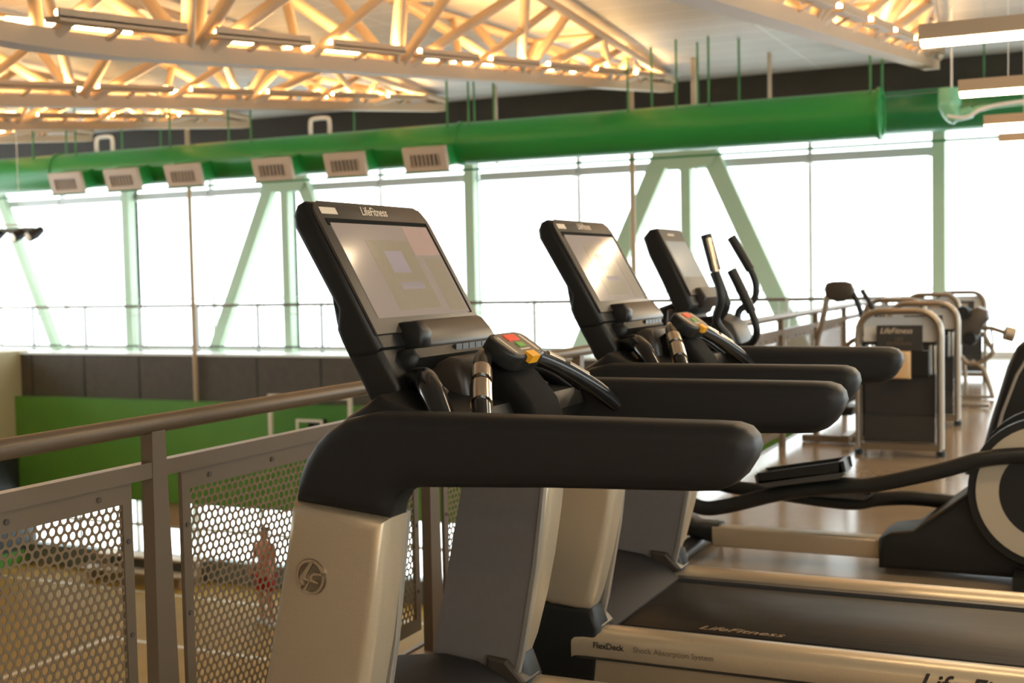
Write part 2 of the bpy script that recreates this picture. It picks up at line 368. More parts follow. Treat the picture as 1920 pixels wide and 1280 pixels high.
# ------------------------------------------------------------------ roof trusses
def zb(y): return 4.385-.103*(19.55-y) if y > 6.3 else 3.02
def wt(y): return .10+.092*(19.55-y) if y > 6.3 else 1.32
ZT = 4.50
tl = ['cream roof truss nearest the camera across the upper left, its end above the green duct', 'cream roof truss at the upper right pointing at the duct end',
      'second cream roof truss from the camera, behind the long upper left one', 'third cream roof truss, low at the left edge', 'fourth cream roof truss, farthest, just showing at the left edge']
tx = [-6.34, -2.26, -10.5, -14.7, -18.6]
for ti, X in enumerate(tx):
    t = thing('roof_truss', tl[ti], 'roof truss', (X, 12, 4.5))
    y0 = 2.0
    b = MB(); pts = [(X, 19.55, zb(19.55)), (X, 6.9, zb(6.9)), (X, 6.4, 3.05), (X, 5.6, 3.02), (X, y0, 3.02)]
    hw = .105; vs = []; fs = []
    for p in pts:
        for i, j in ((-1,-1),(1,-1),(1,1),(-1,1)): vs.append((p[0]+i*hw, p[1], p[2]+j*.065))
    for q in range(len(pts)-1):
        for e in range(4): fs.append((q*4+e, q*4+(e+1) % 4, q*4+4+(e+1) % 4, q*4+4+e))
    fs += [(0,1,2,3), tuple(len(vs)-4+e for e in (3,2,1,0))]
    b.add(vs, fs).build('bottom_chord', m_cream, t)
    for s in (-1, 1):
        MB().tube([(X+s*wt(y), y, ZT) for y in (19.55, 13, 6.3, y0)], .055, 10).build('top_chord', m_cream, t, smooth=60)
    nodes = [18.3, 16.9, 15.4, 13.9, 12.4, 10.9, 9.3, 7.8, 6.3, 4.6, 3.0]
    for i, y in enumerate(nodes):
        major = i % 2 == 1
        for s in (-1, 1):
            a = Vector((X+s*.05, y, zb(y)+.04)); r = .055 if major else .046
            if major or i == 0:
                MB().tube([a, (X+s*wt(y), y, ZT)], r, 10).build('web_member', m_cream, t, smooth=60)
                for d in (1.5, -1.5):
                    yy = y+d
                    if 2 < yy < 19.3: MB().tube([a+Vector((0, .12*d/abs(d), 0)), (X+s*wt(yy), yy, ZT)], r, 10).build('web_member', m_cream, t, smooth=60)
            else:
                yy = y+1.0
                if yy < 19.3: MB().tube([a, (X+s*wt(yy), yy, ZT)], r, 10).build('web_member', m_cream, t, smooth=60)
    for y in [18.3-1.5*k for k in range(0, 11, 2)]:
        MB().tube([(X-wt(y), y, ZT), (X+wt(y), y, ZT)], .035, 8).build('cross_tie', m_cream, t, smooth=60)
    # uplights strung along the truss
    for s in (-1, 1):
        y = 18.6; k = 0
        while y > 6.6:
            if X != tx[1] or y > 8:
                ya, yb = y, y-1.25; z = lambda q: zb(q)+.155
                L = thing('strip_light', 'strip light, %s from wall, %s side of %s truss' % (('first', 'second', 'third', 'fourth', 'fifth', 'sixth', 'seventh', 'eighth', 'ninth')[k], ('left', 'right')[s > 0], ('nearest left', 'upper right', 'second', 'third', 'farthest')[ti]), 'strip light', (X+s*.2, (ya+yb)/2, z((ya+yb)/2)), 'strip lights on the %s roof truss' % ('nearest left', 'upper right', 'second', 'third', 'farthest')[ti])
                x = X+s*.22
                MB().beam((x, ya, z(ya)-.035), (x, yb, z(yb)-.035), .13, .035).build('tray', m_cream, L)
                MB().beam((x+s*.055, ya, z(ya)+.0), (x+s*.055, yb, z(yb)+.0), .02, .06).build('reflector_lip', m_cream, L)
                MB().tube([(x, ya-.04, z(ya)+.012), (x, yb+.04, z(yb)+.012)], .022, 8).build('lamp_tube', m_glow, L, smooth=60)
                MB().beam((x, (ya+yb)/2, z((ya+yb)/2)-.05), (x-s*.12, (ya+yb)/2, zb((ya+yb)/2)+.05), .04, .03).build('bracket', m_cream, L)
            y -= 1.6; k += 1

# suspended linear luminaires at the right
lum = [(7.75, -.965), (10.2, -.985), (12.7, -1.004), (14.57, -1.005)]
ll = ['first suspended linear light at the upper right, the largest, glowing warm', 'second suspended linear light at the right edge, in front of the far duct', 'third suspended linear light at the right edge, under the duct', 'fourth and smallest suspended light at the right edge, before the window head']
for i, (y, x) in enumerate(lum + [(4.6, -.85), (1.9, .9), (-1.3, .6), (-3.6, -1.0)]):
    z = 2.765; x1 = x+2.9
    lab = ll[i] if i < 4 else ['suspended linear light overhead, above the elliptical machine', 'suspended linear light overhead, above the treadmills', 'suspended linear light overhead, nearest the camera', 'suspended linear light behind the camera'][i-4]
    L = thing('pendant_light', lab, 'ceiling light', ((x+x1)/2, y, z))
    MB().box((x, y-.07, z-.02), (x1, y+.07, z+.07)).build('housing', m_cream, L)
    MB().rprism([(x+.01, z-.052), (x1-.01, z-.052), (x1-.01, z-.02), (x+.01, z-.02)], y-.06, y+.06, .012, 3).build('diffuser', m_glow2, L, smooth=60)
    for q in (x+.35, x1-.35): MB().tube([(q, y, z+.07), (q, y, 4.62)], .004, 6).build('cable', m_white, L)

# ------------------------------------------------------------------ green ducts
YD = 17.0; ZD = 3.43; RD = .315
dk = thing('air_duct', 'long glossy green round air duct with cream outlets across the windows', 'air duct', (-9, YD, ZD))
b = MB(); b.tube([(x, YD, ZD) for x in (-24, -17.1, -10, -2.62)], RD, 48, True).build('duct_pipe', m_duct, dk, smooth=60)
for x in (-16.85, -8.75): MB().disc((x, YD, ZD), (1, 0, 0), RD+.02, .07, 48).build('seam_band', m_duct, dk, smooth=60)
MB().disc((-2.62, YD, ZD), (1, 0, 0), RD+.03, .05, 48, RD-.04).build('end_flange', m_duct, dk, smooth=60)
for x in (-16.15, -14.9, -13.6, -11.83, -10.48, -9.08):
    y1, z1 = YD-.50, ZD-.15
    hb = MB(); w2 = .33
    c0 = Vector((x, YD-.15, ZD-.12)); d = Vector((0, -1, -.30)).normalized(); u = Vector((0, -.30, 1)).normalized()
    vs = []
    for q, hh in ((c0, .15), (c0+d*.40, .15)):
        for i, j in ((-1,-1),(1,-1),(1,1),(-1,1)): vs.append(q+Vector((i*w2, 0, 0))+u*hh*j)
    hb.add(vs, [(0,1,2,3),(7,6,5,4),(0,4,5,1),(1,5,6,2),(2,6,7,3),(3,7,4,0)])
    vo = hb.build('vent_outlet', m_duct, dk)
    fc = c0+d*.42
    g = MB()
    def fr_(x0, x1, h0, h1, dd, g=None):
        vs = []
        for q in (fc, fc+d*dd):
            for (xx, hh) in ((x0, h0), (x1, h0), (x1, h1), (x0, h1)): vs.append(q+Vector((xx, 0, 0))+u*hh)
        g.add(vs, [(0,1,2,3),(7,6,5,4),(0,4,5,1),(1,5,6,2),(2,6,7,3),(3,7,4,0)])
    fr_(-.36, .36, .07, .18, .07, g); fr_(-.36, .36, -.18, -.11, .07, g); fr_(-.36, -.25, -.11, .07, .07, g); fr_(.25, .36, -.11, .07, .07, g)
    g.build('grille_frame', m_vent, vo)
    g = MB(); fr_(-.26, .26, -.12, .08, .01, g); g.build('grille_back', m_black, vo)
    for kx in range(7):
        g = MB(); xx = -.21+.07*kx; fr_(xx-.012, xx+.012, -.11, .07, .045, g); g.build('louvre', m_vent, vo)
rods = [-14.735, -14.2, -13.28, -12.53, -10.8, -8.91, -8.65, -8.55, -8.32, -6.03, -5.81, -5.32, -5.13, -4.86, -4.54, -2.71, -2.62, -17.3, -16.9, -16.3, -15.6]
for q, x in enumerate(rods):
    y = YD+(-RD-.01 if q % 2 else RD+.01)*.6
    MB().tube([(x, y, ZD), (x, y, 4.62)], .016, 8).build('hanger_rod', m_rod, dk, smooth=60)
# conduit strip below the duct and far duct
simple('green_conduit', MB().tube([(-24, YD+.9, 3.12), (-1, YD+.9, 3.12)], .018, 8), m_rod, 'thin green pipe running just below the big green duct', 'pipe', smooth=60)
d2 = thing('air_duct', 'darker glossy green duct beyond the end of the long duct, upper right', 'air duct', (0, 19, 3.65))
MB().tube([(x, 19.0, 3.64) for x in (-3.6, 1, 6.3)], .29, 40).build('duct_pipe', m_duct_dark, d2, smooth=60)
MB().tube([(x, 19.3, 3.92) for x in (-3.6, 6.3)], .1, 20).build('upper_pipe', m_duct_dark, d2, smooth=60)
for x in (-1.5, 2): MB().tube([(x, 19, 3.9), (x, 19, 4.62)], .012, 8).build('hanger_rod', m_rod, d2)
t = thing('duct_elbow', 'shiny pale green elbow pipe with a white curved branch on the far duct, right edge', 'pipe', (-1.6, 16.4, 3.35))
MB().tube(spline([(-1.70, 16.5, 3.62), (-1.70, 16.5, 3.42), (-1.62, 16.5, 3.30), (-1.45, 16.5, 3.32), (-1.3, 16.5, 3.36), (-.6, 16.5, 3.40)], 6), [.14]*7+[.13]*6+[.08]*6+[.04]*6+[.03]*6+[.03]*0, 16).build('elbow_pipe', mat('pale_green_gloss', (.22, .55, .36), .12), t, smooth=60)
MB().tube(spline([(-1.72, 16.35, 3.27), (-1.5, 16.34, 3.24), (-1.3, 16.35, 3.33), (-.9, 16.35, 3.38), (.4, 16.35, 3.42)], 6), .022, 10).build('branch_pipe', m_white, t, smooth=60)
MB().tube([(-1.68, 16.5, 3.6), (-1.68, 16.5, 4.62)], .012, 8).build('hanger', m_white, t)
# white stub pipes between ceiling and duct
for (x, y, r, lab) in ((-9.25, 19.2, .03, 'thin grey conduit above the duct, left of its dark seam'), (-5.55, 18.4, .045, 'cream conduit dropping behind the duct beside the truss end'), (-4.45, 18.6, .03, 'grey conduit dropping behind the duct, right of the cluster of green rods')):
    simple('conduit', MB().tube([(x, y, 3.3), (x, y, 4.62)], r, 10), m_vent, lab, 'pipe', smooth=60)
for x, lab in ((-16.0, 'white hooked pipe above the duct at the left edge'), (-11.5, 'white hooked pipe above the duct over the fifth outlet')):
    simple('hooked_pipe', MB().tube(spline([(x, 17.0, 3.75), (x, 17.0, 3.92), (x+.05, 17.0, 3.99), (x+.31, 17.0, 3.99), (x+.36, 17.0, 3.92), (x+.36, 17.0, 3.75)], 5), .035, 10), m_white, lab, 'pipe', smooth=60)

# stage spotlights hanging at the far left
t = thing('spotlight_bar', 'bar of small black spotlights hanging before the far left windows', 'spotlights', (-16, 15, 2.3))
MB().tube([(-17.6, 15, 2.32), (-15.5, 15, 2.32)], .04, 10).build('bar', m_slate, t, smooth=60)
MB().tube([(-17.6, 15, 2.41), (-15.35, 15, 2.41)], .018, 8).build('cable_tray', m_white, t, smooth=60)
for x in (-16.25, -15.75, -15.42):
    s_ = MB().tube([(x, 15.08, 2.32), (x, 14.95, 2.25), (x-.02, 14.82, 2.2)], [.06, .085, .09], 14).build('lamp_head', m_black, t, smooth=50)
    MB().disc((x-.021, 14.815, 2.197), (.02, .13, .05), .07, .01, 14).build('lens', m_chrome, s_)
for x in (-17, -15.8): MB().tube([(x, 15, 2.32), (x, 15, 4.62)], .006, 6).build('hanger_wire', m_white, t)

# basketball backboard
t = thing('basketball_backboard', 'clear basketball backboard with white frame before the green wall', 'backboard', (-13.4, 18.9, -1.3))
def rect(mb, x0, x1, z0, z1, y, wd, dp):
    mb.box((x0, y-dp, z0), (x1, y+dp, z0+wd)).box((x0, y-dp, z1-wd), (x1, y+dp, z1)).box((x0, y-dp, z0+wd), (x0+wd, y+dp, z1-wd)).box((x1-wd, y-dp, z0+wd), (x1, y+dp, z1-wd))
b = MB(); rect(b, -13.85, -12.05, -1.62, -.66, 18.85, .07, .03); b.build('frame', m_line, t)
MB().box((-13.79, 18.84, -1.56), (-12.11, 18.85, -.72)).build('board', m_bbglass, t)
b = MB(); rect(b, -13.24, -12.66, -1.5, -1.1, 18.83, .05, .008); b.build('target_square', m_line, t)
b = MB().disc((-12.95, 18.5, -1.5), (0, 0, 1), .24, .02, 28, .215); b.box((-13.0, 18.72, -1.52), (-12.9, 18.84, -1.46)); b.build('rim', mat('rim_orange', (.7, .15, .03), .5), t)
MB().beam((-12.95, 18.88, -1.2), (-12.95, YF-.22, -1.2), .12, .12).build('wall_arm', m_black, t)

# ------------------------------------------------------------------ railing on our deck
XR = -2.324
posts = [1.13, 2.643, 4.17, 5.70, 7.15, 8.60, 10.01, 11.36, 12.74]
rl = thing('deck_railing', 'brown metal railing with perforated panels along the deck edge', 'railing', (XR, 2.6, 0))
MB().tube([(XR, -1.5, 1.048), (XR, 16.5, 1.048)], .026, 20).build('handrail', m_rail, rl, smooth=60)
MB().rprism([(XR-.018, .905), (XR+.018, .905), (XR+.018, .948), (XR-.018, .948)], -1.5, 16.5, .006, 2).build('middle_rail', m_rail, rl)
for y in [-.4]+posts+[14.1, 15.5]:
    MB().add([(XR-.02, y-.032, .90), (XR+.02, y-.032, .90), (XR+.02, y+.026, .90), (XR-.02, y+.026, .90), (XR-.02, y-.04, 0), (XR+.02, y-.04, 0), (XR+.02, y+.055, 0), (XR-.02, y+.055, 0),
              (XR-.02, y-.03, 1.03), (XR+.02, y-.03, 1.03), (XR+.02, y+.022, 1.03), (XR-.02, y+.022, 1.03)],
             [(4,5,1,0),(5,6,2,1),(6,7,3,2),(7,4,0,3),(7,6,5,4),(0,1,9,8),(1,2,10,9),(2,3,11,10),(3,0,8,11),(8,9,10,11)]).build('post', m_rail, rl)
# perforated sheet: hexagonal cells with round holes
PW, PZ0, PZ1 = 1.27, .135, .86
def perf(y0, pw, z0, z1, p, q, hr, n=12):
    """rows of round holes at pitch p, rows q apart and staggered; each cell is a hexagon"""
    b = MB(); nz = int(round((z1-z0)/q)); ny = int(round(pw/p))
    h = q*2/3; hexa = [(0, h), (-p/2, h/2), (-p/2, -h/2), (0, -h), (p/2, -h/2), (p/2, h/2)]
    def edge(a):
        ca, sa = math.cos(a), math.sin(a); best = 9
        for i in range(6):
            x1, y1 = hexa[i]; x2, y2 = hexa[(i+1) % 6]; dx, dy = x2-x1, y2-y1; den = ca*dy-sa*dx
            if abs(den) < 1e-12: continue
            t = (x1*dy-y1*dx)/den; u = (x1*sa-y1*ca)/den
            if t > 0 and -1e-6 <= u <= 1+1e-6: best = min(best, t)
        return best
    ang = [2*math.pi*k/n for k in range(n)]; rr = [edge(a) for a in ang]
    ang2 = sorted(set([round(math.atan2(v, u_) % (2*math.pi), 5) for u_, v in hexa]+[round(a, 5) for a in ang])); rr = [edge(a) for a in ang2]; n = len(ang2)
    for j in range(nz):
        cz = z0+(j+.5)*q
        for i in range(ny+(j % 2)):
            cy = y0+(i+.5-(.5 if j % 2 else 0))*p; vs = []
            for a, r_ in zip(ang2, rr):
                vs.append((XR, cy+hr*math.cos(a), cz+hr*math.sin(a))); vs.append((XR, cy+r_*math.cos(a), cz+r_*math.sin(a)))
            b.add(vs, [(2*k, 2*((k+1) % n), 2*((k+1) % n)+1, 2*k+1) for k in range(n)])
    return b
pb = perf(-PW/2, PW, .125, .875, .0268, .0222, .0101)
panel0 = None
for i in range(len(posts)-1):
    a, bb = posts[i], posts[i+1]; c = (a+bb)/2; pl = bb-a-.20
    if panel0 is None:
        p = pb.build('perforated_panel', m_perf, rl, off=(XR, 0, 0)); so = p.modifiers.new('s', 'SOLIDIFY'); so.thickness = .0025; so.offset = 0; panel0 = p
    else:
        p = panel0.copy(); C.objects.link(p); p.parent = rl
    p.location = (0, c-2.6, 0); p.scale = (1, (pl-.05)/PW, 1)
    f = MB(); x0, x1 = XR-.008, XR+.005; y0, y1 = c-pl/2, c+pl/2
    f.box((x0, y0, .85), (x1, y1, .903)); f.box((x0, y0, .10), (x1, y1, .145)); f.box((x0, y0, .145), (x1, y0+.034, .85)); f.box((x0, y1-.034, .145), (x1, y1, .85))
    fo = f.build('panel_frame', m_rail, rl)
    for yy in (y0+.12, y0+.42, (y0+y1)/2, y1-.42, y1-.12): MB().disc((x1, yy, .877), (1, 0, 0), .008, .008, 10).build('rivet', m_fascia, fo)
    for zz in (.75, .5, .25):
        for yy in (y0+.017, y1-.017): MB().disc((x1, yy, zz), (1, 0, 0), .007, .008, 10).build('rivet', m_fascia, fo)

# ------------------------------------------------------------------ treadmill
def treadmill(YC, label, group):
    O = (-1.5, YC, 0)
    t = thing('treadmill', label, 'treadmill', O, group)
    arm = [(-1.531, .964), (-1.522, 1.015), (-1.503, 1.055), (-1.475, 1.092), (-1.44, 1.121), (-1.401, 1.142), (-1.345, 1.155), (-1.27, 1.157),
           (-0.628, 1.157), (-0.593, 1.156), (-0.570, 1.149), (-0.556, 1.134), (-0.551, 1.112), (-0.560, 1.088), (-0.576, 1.063), (-0.596, 1.045), (-0.623, 1.034), (-0.668, 1.031),
           (-.95, 1.022), (-1.235, 1.008), (-1.262, 1.003), (-1.282, .990), (-1.296, .968), (-1.303, .942)]
    uprt = [(-1.533, .966), (-1.300, .944), (-1.318, .80), (-1.338, .68), (-1.362, .57), (-1.395, .45), (-1.415, .40), (-1.47, .398), (-1.55, .405), (-1.62, .428), (-1.655, .445), (-1.63, .53), (-1.612, .60), (-1.585, .72), (-1.555, .85)]
    for s in (-1, 1):
        y0, y1 = YC+s*.425-.055, YC+s*.425+.055
        MB().rprism(arm, y0, y1, .034, 6).build('handrail_arm', m_rubber, t, smooth=70)
        if s < 0:
            MB().rprism(uprt, y0-.006, y1-.006, .03, 5).build('upright', m_silver, t, smooth=60)
        else:
            MB().rprism(uprt, y0+.004, y1+.006, .03, 5).build('upright', m_silver, t, smooth=60)
        # flat inner liner with light edge
        yi = y1-.006 if s < 0 else y0+.004
        lin = [(-1.55, .95), (-1.325, .94), (-1.36, .66), (-1.405, .42), (-1.43, .335), (-1.67, .39), (-1.62, .62)]
        lo = MB().rprism(lin, min(yi, yi-s*.014), max(yi, yi-s*.014), .003, 2).build('upright_liner', m_panel, t)
        MB().rprism([(-1.323, .94), (-1.312, .94), (-1.347, .66), (-1.392, .42), (-1.415, .33), (-1.432, .335), (-1.407, .42), (-1.362, .66)], min(yi, yi-s*.018), max(yi, yi-s*.018), .002, 1).build('edge_strip', m_edge, lo)
        # black foot boot
        boot = [(-1.66, .46), (-1.62, .435), (-1.55, .41), (-1.47, .405), (-1.41, .405), (-1.385, .34), (-1.40, .10), (-1.42, .03), (-1.60, .02), (-1.67, .06), (-1.71, .14), (-1.70, .32)]
        MB().rprism(boot, YC+s*.425-.05, YC+s*.425+.05, .02, 4).build('upright_foot', m_black, t, smooth=50)
        # side rail of the deck
        prof = [(-.475, .035), (-.475, .10), (-.470, .25), (-.478, .257), (-.479, .305), (-.470, .325), (-.452, .337), (-.425, .341), (-.395, .337), (-.372, .326), (-.355, .305), (-.355, .035)]
        xs_ = [-1.478, -1.468, -1.44, .52, .545]; sc = [.90, .97, 1, 1, .93]; vs = []; fs = []; n = len(prof)
        for x_, k_ in zip(xs_, sc):
            for (py, pz) in prof:
                vs.append((x_, YC+(py if s < 0 else -py), .18+(pz-.18)*k_))
        for a in range(len(xs_)-1):
            for q in range(n): fs.append((a*n+q, a*n+(q+1) % n, a*n+n+(q+1) % n, a*n+n+q))
        fs += [tuple(range(n)), tuple(len(vs)-1-q for q in range(n))]
        sr = MB().add(vs, fs).build('side_rail', m_silver, t, smooth=40)
        yy = YC+s*.478
        MB().box((-1.46, min(yy, yy-s*.01), .248), (.54, max(yy, yy-s*.01), .254)).build('groove', m_dark_print, sr)
        MB().box((-1.44, YC+s*.477-.006, .03), (.52, YC+s*.477+.006, .135)).build('kick_plate', m_black, sr)
        MB().box((-1.40, YC+s*.355-.03, .28), (.54, YC+s*.355+.03, .318)).build('inner_strip', m_strip, sr)
        MB().disc((.45, YC+s*.42, .018), (0, 0, 1), .035, .036, 16).build('levelling_foot', m_black, t)
        # rail front cuff
        MB().rprism([(-1.50, .405), (-1.44, .40), (-1.385, .345), (-1.40, .33), (-1.50, .33)], YC+s*.40-.055, YC+s*.40+.055, .01, 2).build('rail_cuff', m_bezel, t)
    MB().rprism([(-1.42, .28), (.54, .28), (.57, .265), (.57, .215), (.54, .20), (-1.42, .20)], YC-.325, YC+.325, .004, 1).build('belt_deck', m_black, t)
    be = MB().rprism([(-1.46, .295), (-1.44, .312), (.54, .312), (.575, .295), (.59, .26), (.575, .225), (.54, .21), (.54, .20), (-1.44, .20), (-1.46, .22)], YC-.29, YC+.29, .003, 1).build('running_belt', m_belt, t, smooth=50)
    text('belt_logo', 'LifeFitness', .055, (-1.14, YC-.262, .3135), (1, 0, 0), (0, 1, 0), m_orange_print, be, shear=.35, sx=1.15)
    # motor hood
    hood = [(-1.98, .06), (-2.0, .14), (-1.97, .24), (-1.88, .33), (-1.76, .385), (-1.62, .405), (-1.52, .395), (-1.44, .36), (-1.385, .318), (-1.385, .20), (-1.45, .04)]
    MB().rprism(hood, YC-.37, YC+.37, .05, 5).build('motor_cover', m_hood, t, smooth=50)
    MB().box((-1.45, YC-.40, .03), (-1.35, YC+.40, .09)).build('front_foot_bar', m_black, t)
    MB().box((-.1, YC-.35, .06), (.5, YC+.35, .20)).build('chassis', m_black, t)
    # console beam between arms
    beam = [(-1.50, 1.03), (-1.505, 1.10), (-1.46, 1.135), (-1.41, 1.165), (-1.385, 1.182), (-1.34, 1.165), (-1.28, 1.15), (-1.22, 1.14), (-1.20, 1.10), (-1.24, 1.04), (-1.36, 1.01)]
    MB().rprism(beam, YC-.385, YC+.385, .03, 4).build('console_beam', m_black, t, smooth=50)
    # tray and cup pocket surface
    MB().rprism([(-1.48, 1.10), (-1.48, 1.17), (-1.46, 1.20), (-1.36, 1.245), (-1.33, 1.24), (-1.31, 1.19), (-1.30, 1.12)], YC-.10, YC+.30, .02, 3).build('tray', m_bezel, t, smooth=50)
    for s in (-1, 1):
        MB().tube(spline([(-1.23, YC+s*.36, 1.13), (-1.29, YC+s*.30, 1.19), (-1.36, YC+s*.22, 1.205), (-1.45, YC+s*.16, 1.16)], 6), .028, 14).build('tray_tube', m_gloss, t, smooth=70)
    MB().disc((-1.42, YC-.03, 1.205), (.2, 0, 1), .050, .018, 28, .038).build('gloss_crescent_ring', m_gloss, t, smooth=50)  # added ring standing in for a glossy crescent on the tray
    MB().tube([(-1.355, YC-.30, 1.09), (-1.30, YC-.265, 1.165), (-1.285, YC-.25, 1.19)], .014, 12).build('side_strut', m_rail, t, smooth=60)
    # hand grip bar with pulse sensors
    full = spline([(-1.11, YC-.41, 1.07), (-1.155, YC-.33, 1.135), (-1.21, YC-.22, 1.20), (-1.262, YC-.10, 1.245), (-1.27, YC, 1.245), (-1.262, YC+.10, 1.245), (-1.21, YC+.22, 1.20), (-1.155, YC+.33, 1.135), (-1.11, YC+.41, 1.07)], 8)
    MB().tube(full, .021, 16).build('hand_grip_bar', m_gloss, t, smooth=70)
    for a, b_ in ((11, 15), (16, 19), (45, 48), (49, 53)):
        if a < 32: MB().tube(full[a:b_+1], .0245, 16).build('pulse_sensor', m_chrome, t, smooth=70)
        else: MB().tube([p+Vector((.004, .0, .012)) for p in full[a:b_+1]], .0125, 12).build('pulse_sensor', m_chrome, t, smooth=70)
    MB().rprism([(-1.345, 1.10), (-1.33, 1.21), (-1.28, 1.245), (-1.22, 1.20), (-1.17, 1.14), (-1.15, 1.08), (-1.25, 1.04)], YC-.06, YC+.12, .025, 4).build('grip_housing', m_gasket, t, smooth=50)
    # control pod: local frame on tilted plane
    c = Vector((-1.222, YC, 1.270)); ex = Vector((.83, 0, -.56)).normalized(); ey = Vector((0, 1, 0)); ez = ex.cross(ey)*1.0
    if ez.z < 0: ez = -ez
    Mx = Matrix((ex, ez, ey)).transposed().to_4x4()  # local x->ex, y->normal, z->ey
    Mx.translation = c
    ol = []
    for (a, b_) in ((-.040, -.088), (-.025, -.094), (.022, -.092), (.040, -.078), (.046, -.05), (.046, .05), (.040, .078), (.022, .092), (-.025, .094), (-.040, .088), (-.050, .06), (-.050, -.06)): ol.append((a, b_))
    pod = MB().rprism(ol, -.045, .0, .008, 3, Mx).build('control_pod', m_black, t, smooth=50)
    def on(a0, a1, b0, b1, h0=.0, h1=.0015, m=m_pad, nm='button'):
        mb = MB(); vs = [Mx @ Vector((x_, h_, z_)) for h_ in (h0, h1) for x_, z_ in ((a0, b0), (a1, b0), (a1, b1), (a0, b1))]
        mb.add(vs, [(0,1,2,3),(7,6,5,4),(0,4,5,1),(1,5,6,2),(2,6,7,3),(3,7,4,0)]); return mb.build(nm, m, pod)
    MB().rprism([(p[0]*.84, p[1]*.86) for p in ol], -.001, .0012, .0005, 1, Mx).build('keypad', m_pad, pod)
    on(-.034, -.012, -.030, .028, 0, .004, m_red, 'stop_button')
    on(-.004, .012, -.016, .018, 0, .004, m_green, 'start_button')
    on(.018, .022, -.026, .026, 0, .002, m_print, 'pod_lettering')
    on(-.030, .030, -.066, -.058, 0, .002, m_print, 'key_strip'); on(-.030, .030, .050, .062, 0, .002, m_print, 'key_strip')
    on(.033, .056, -.028, .016, -.014, .006, m_yellow, 'safety_magnet')
    # monitor
    P0 = Vector((-1.618, 0, 1.603)); d = Vector((.490, 0, -.872)); nn = Vector((-.872, 0, -.490))
    def Q(s_, k_): p = P0+d*s_+nn*k_; return (p.x, p.z)
    shell = [Q(.0, .0), Q(-.010, .010), Q(-.012, .030), Q(.004, .052), Q(.03, .062), Q(.12, .060), Q(.245, .058), (-1.553, 1.315), (-1.540, 1.285), (-1.520, 1.25), Q(.375, .05), Q(.385, .02), Q(.375, 0)]
    mo = MB().rprism(shell, YC-.262, YC+.262, .016, 4).build('monitor_housing', m_black, t, smooth=45)
    MB().rprism([Q(.20, .055), (-1.556, 1.33), (-1.543, 1.288), (-1.515, 1.235), (-1.488, 1.188), (-1.475, 1.160), (-1.46, 1.145), (-1.40, 1.14), (-1.39, 1.19), Q(.33, .01)], YC-.258, YC+.10, .015, 3).build('monitor_neck', m_black, t, smooth=45)
    face = [(-.25, .006), (-.225, -.004), (.215, -.004), (.243, .010), (.256, .035), (.258, .06), (.258, .345), (-.258, .345), (-.258, .02)]
    Mf = Matrix((Vector((0, 1, 0)), -nn, d)).transposed().to_4x4(); Mf.translation = Vector((P0.x, YC, P0.z))
    fp = MB().rprism([(a, b_) for a, b_ in face], -.002, .006, .003, 2, Mf)
    bz = fp.build('bezel', m_bezel, mo, smooth=40)
    def flat(a0, a1, b0, b1, h0, h1, m, nm, par):
        mb = MB(); vs = [Mf @ Vector((a, h, b_)) for h in (h0, h1) for a, b_ in ((a0, b0), (a1, b0), (a1, b1), (a0, b1))]
        mb.add(vs, [(0,1,2,3),(7,6,5,4),(0,4,5,1),(1,5,6,2),(2,6,7,3),(3,7,4,0)]); return mb.build(nm, m, par)
    flat(-.232, .236, .044, .062, .003, .0075, m_gasket, 'screen_gasket', mo)
    flat(.222, .236, .05, .308, .003, .0075, m_gasket, 'screen_gasket', mo)
    so_ = flat(-.222, .224, .056, .306, .004, .0078, m_screenoff, 'screen', mo)
    def scr(a0, a1, b0, b1, m, nm='screen_graphic'): flat(a0, a1, b0, b1, .0078, .0083, m, nm, so_)
    scr(.095, .222, .06, .14, m_scr1); scr(-.11, .09, .10, .29, m_scr2); scr(.13, .21, .15, .30, m_scr2); scr(-.05, .06, .215, .235, m_scr3); scr(-.05, .03, .13, .19, m_scr3)
    flat(-.235, -.168, .014, .032, .006, .0068, m_print, 'model_plate', bz)
    text('monitor_logo', 'LifeFitness', .034, Mf @ Vector((-.062, .0068, .030)), (0, 1, 0), -d, m_print, bz, shear=.3, bold=.0002, sx=.84)
    # reading ledge bulging forward at the bottom of the face
    led = [Q(.316, -.000), Q(.320, -.010), Q(.330, -.017), Q(.362, -.024), Q(.388, -.026), Q(.400, -.016), Q(.40, .01), Q(.36, .03)]
    MB().rprism(led, YC-.10, YC+.268, .02, 4).build('reading_ledge', m_bezel, mo, smooth=50)
    MB().rprism([Q(.318, .0), Q(.325, -.018), Q(.34, -.046), Q(.37, -.052), Q(.40, -.03), Q(.40, .02)], YC-.15, YC-.10, .008, 2).build('ledge_hook', m_black, mo, smooth=50)
    MB().rprism([Q(.38, .05), Q(.385, .0), Q(.40, -.03), Q(.425, -.035), Q(.445, -.01), Q(.45, .05)], YC-.20, YC+.19, .02, 3).build('lower_housing', m_black, mo, smooth=50)
    bbq = MB(); q0 = P0+d*.412-nn*.032
    for k_ in range(5):
        bbq.box((q0.x-.004, YC+.0+.034*k_, q0.z-.014), (q0.x+.004, YC+.03+.034*k_, q0.z+.010))
    bbq.build('button_bar', m_strip, mo)
    # emblem on near upright
    ye = YC-.425-.061; ec = Vector((-1.481, ye, .814)); er = .037
    e = MB(); cy = 0
    n = 40
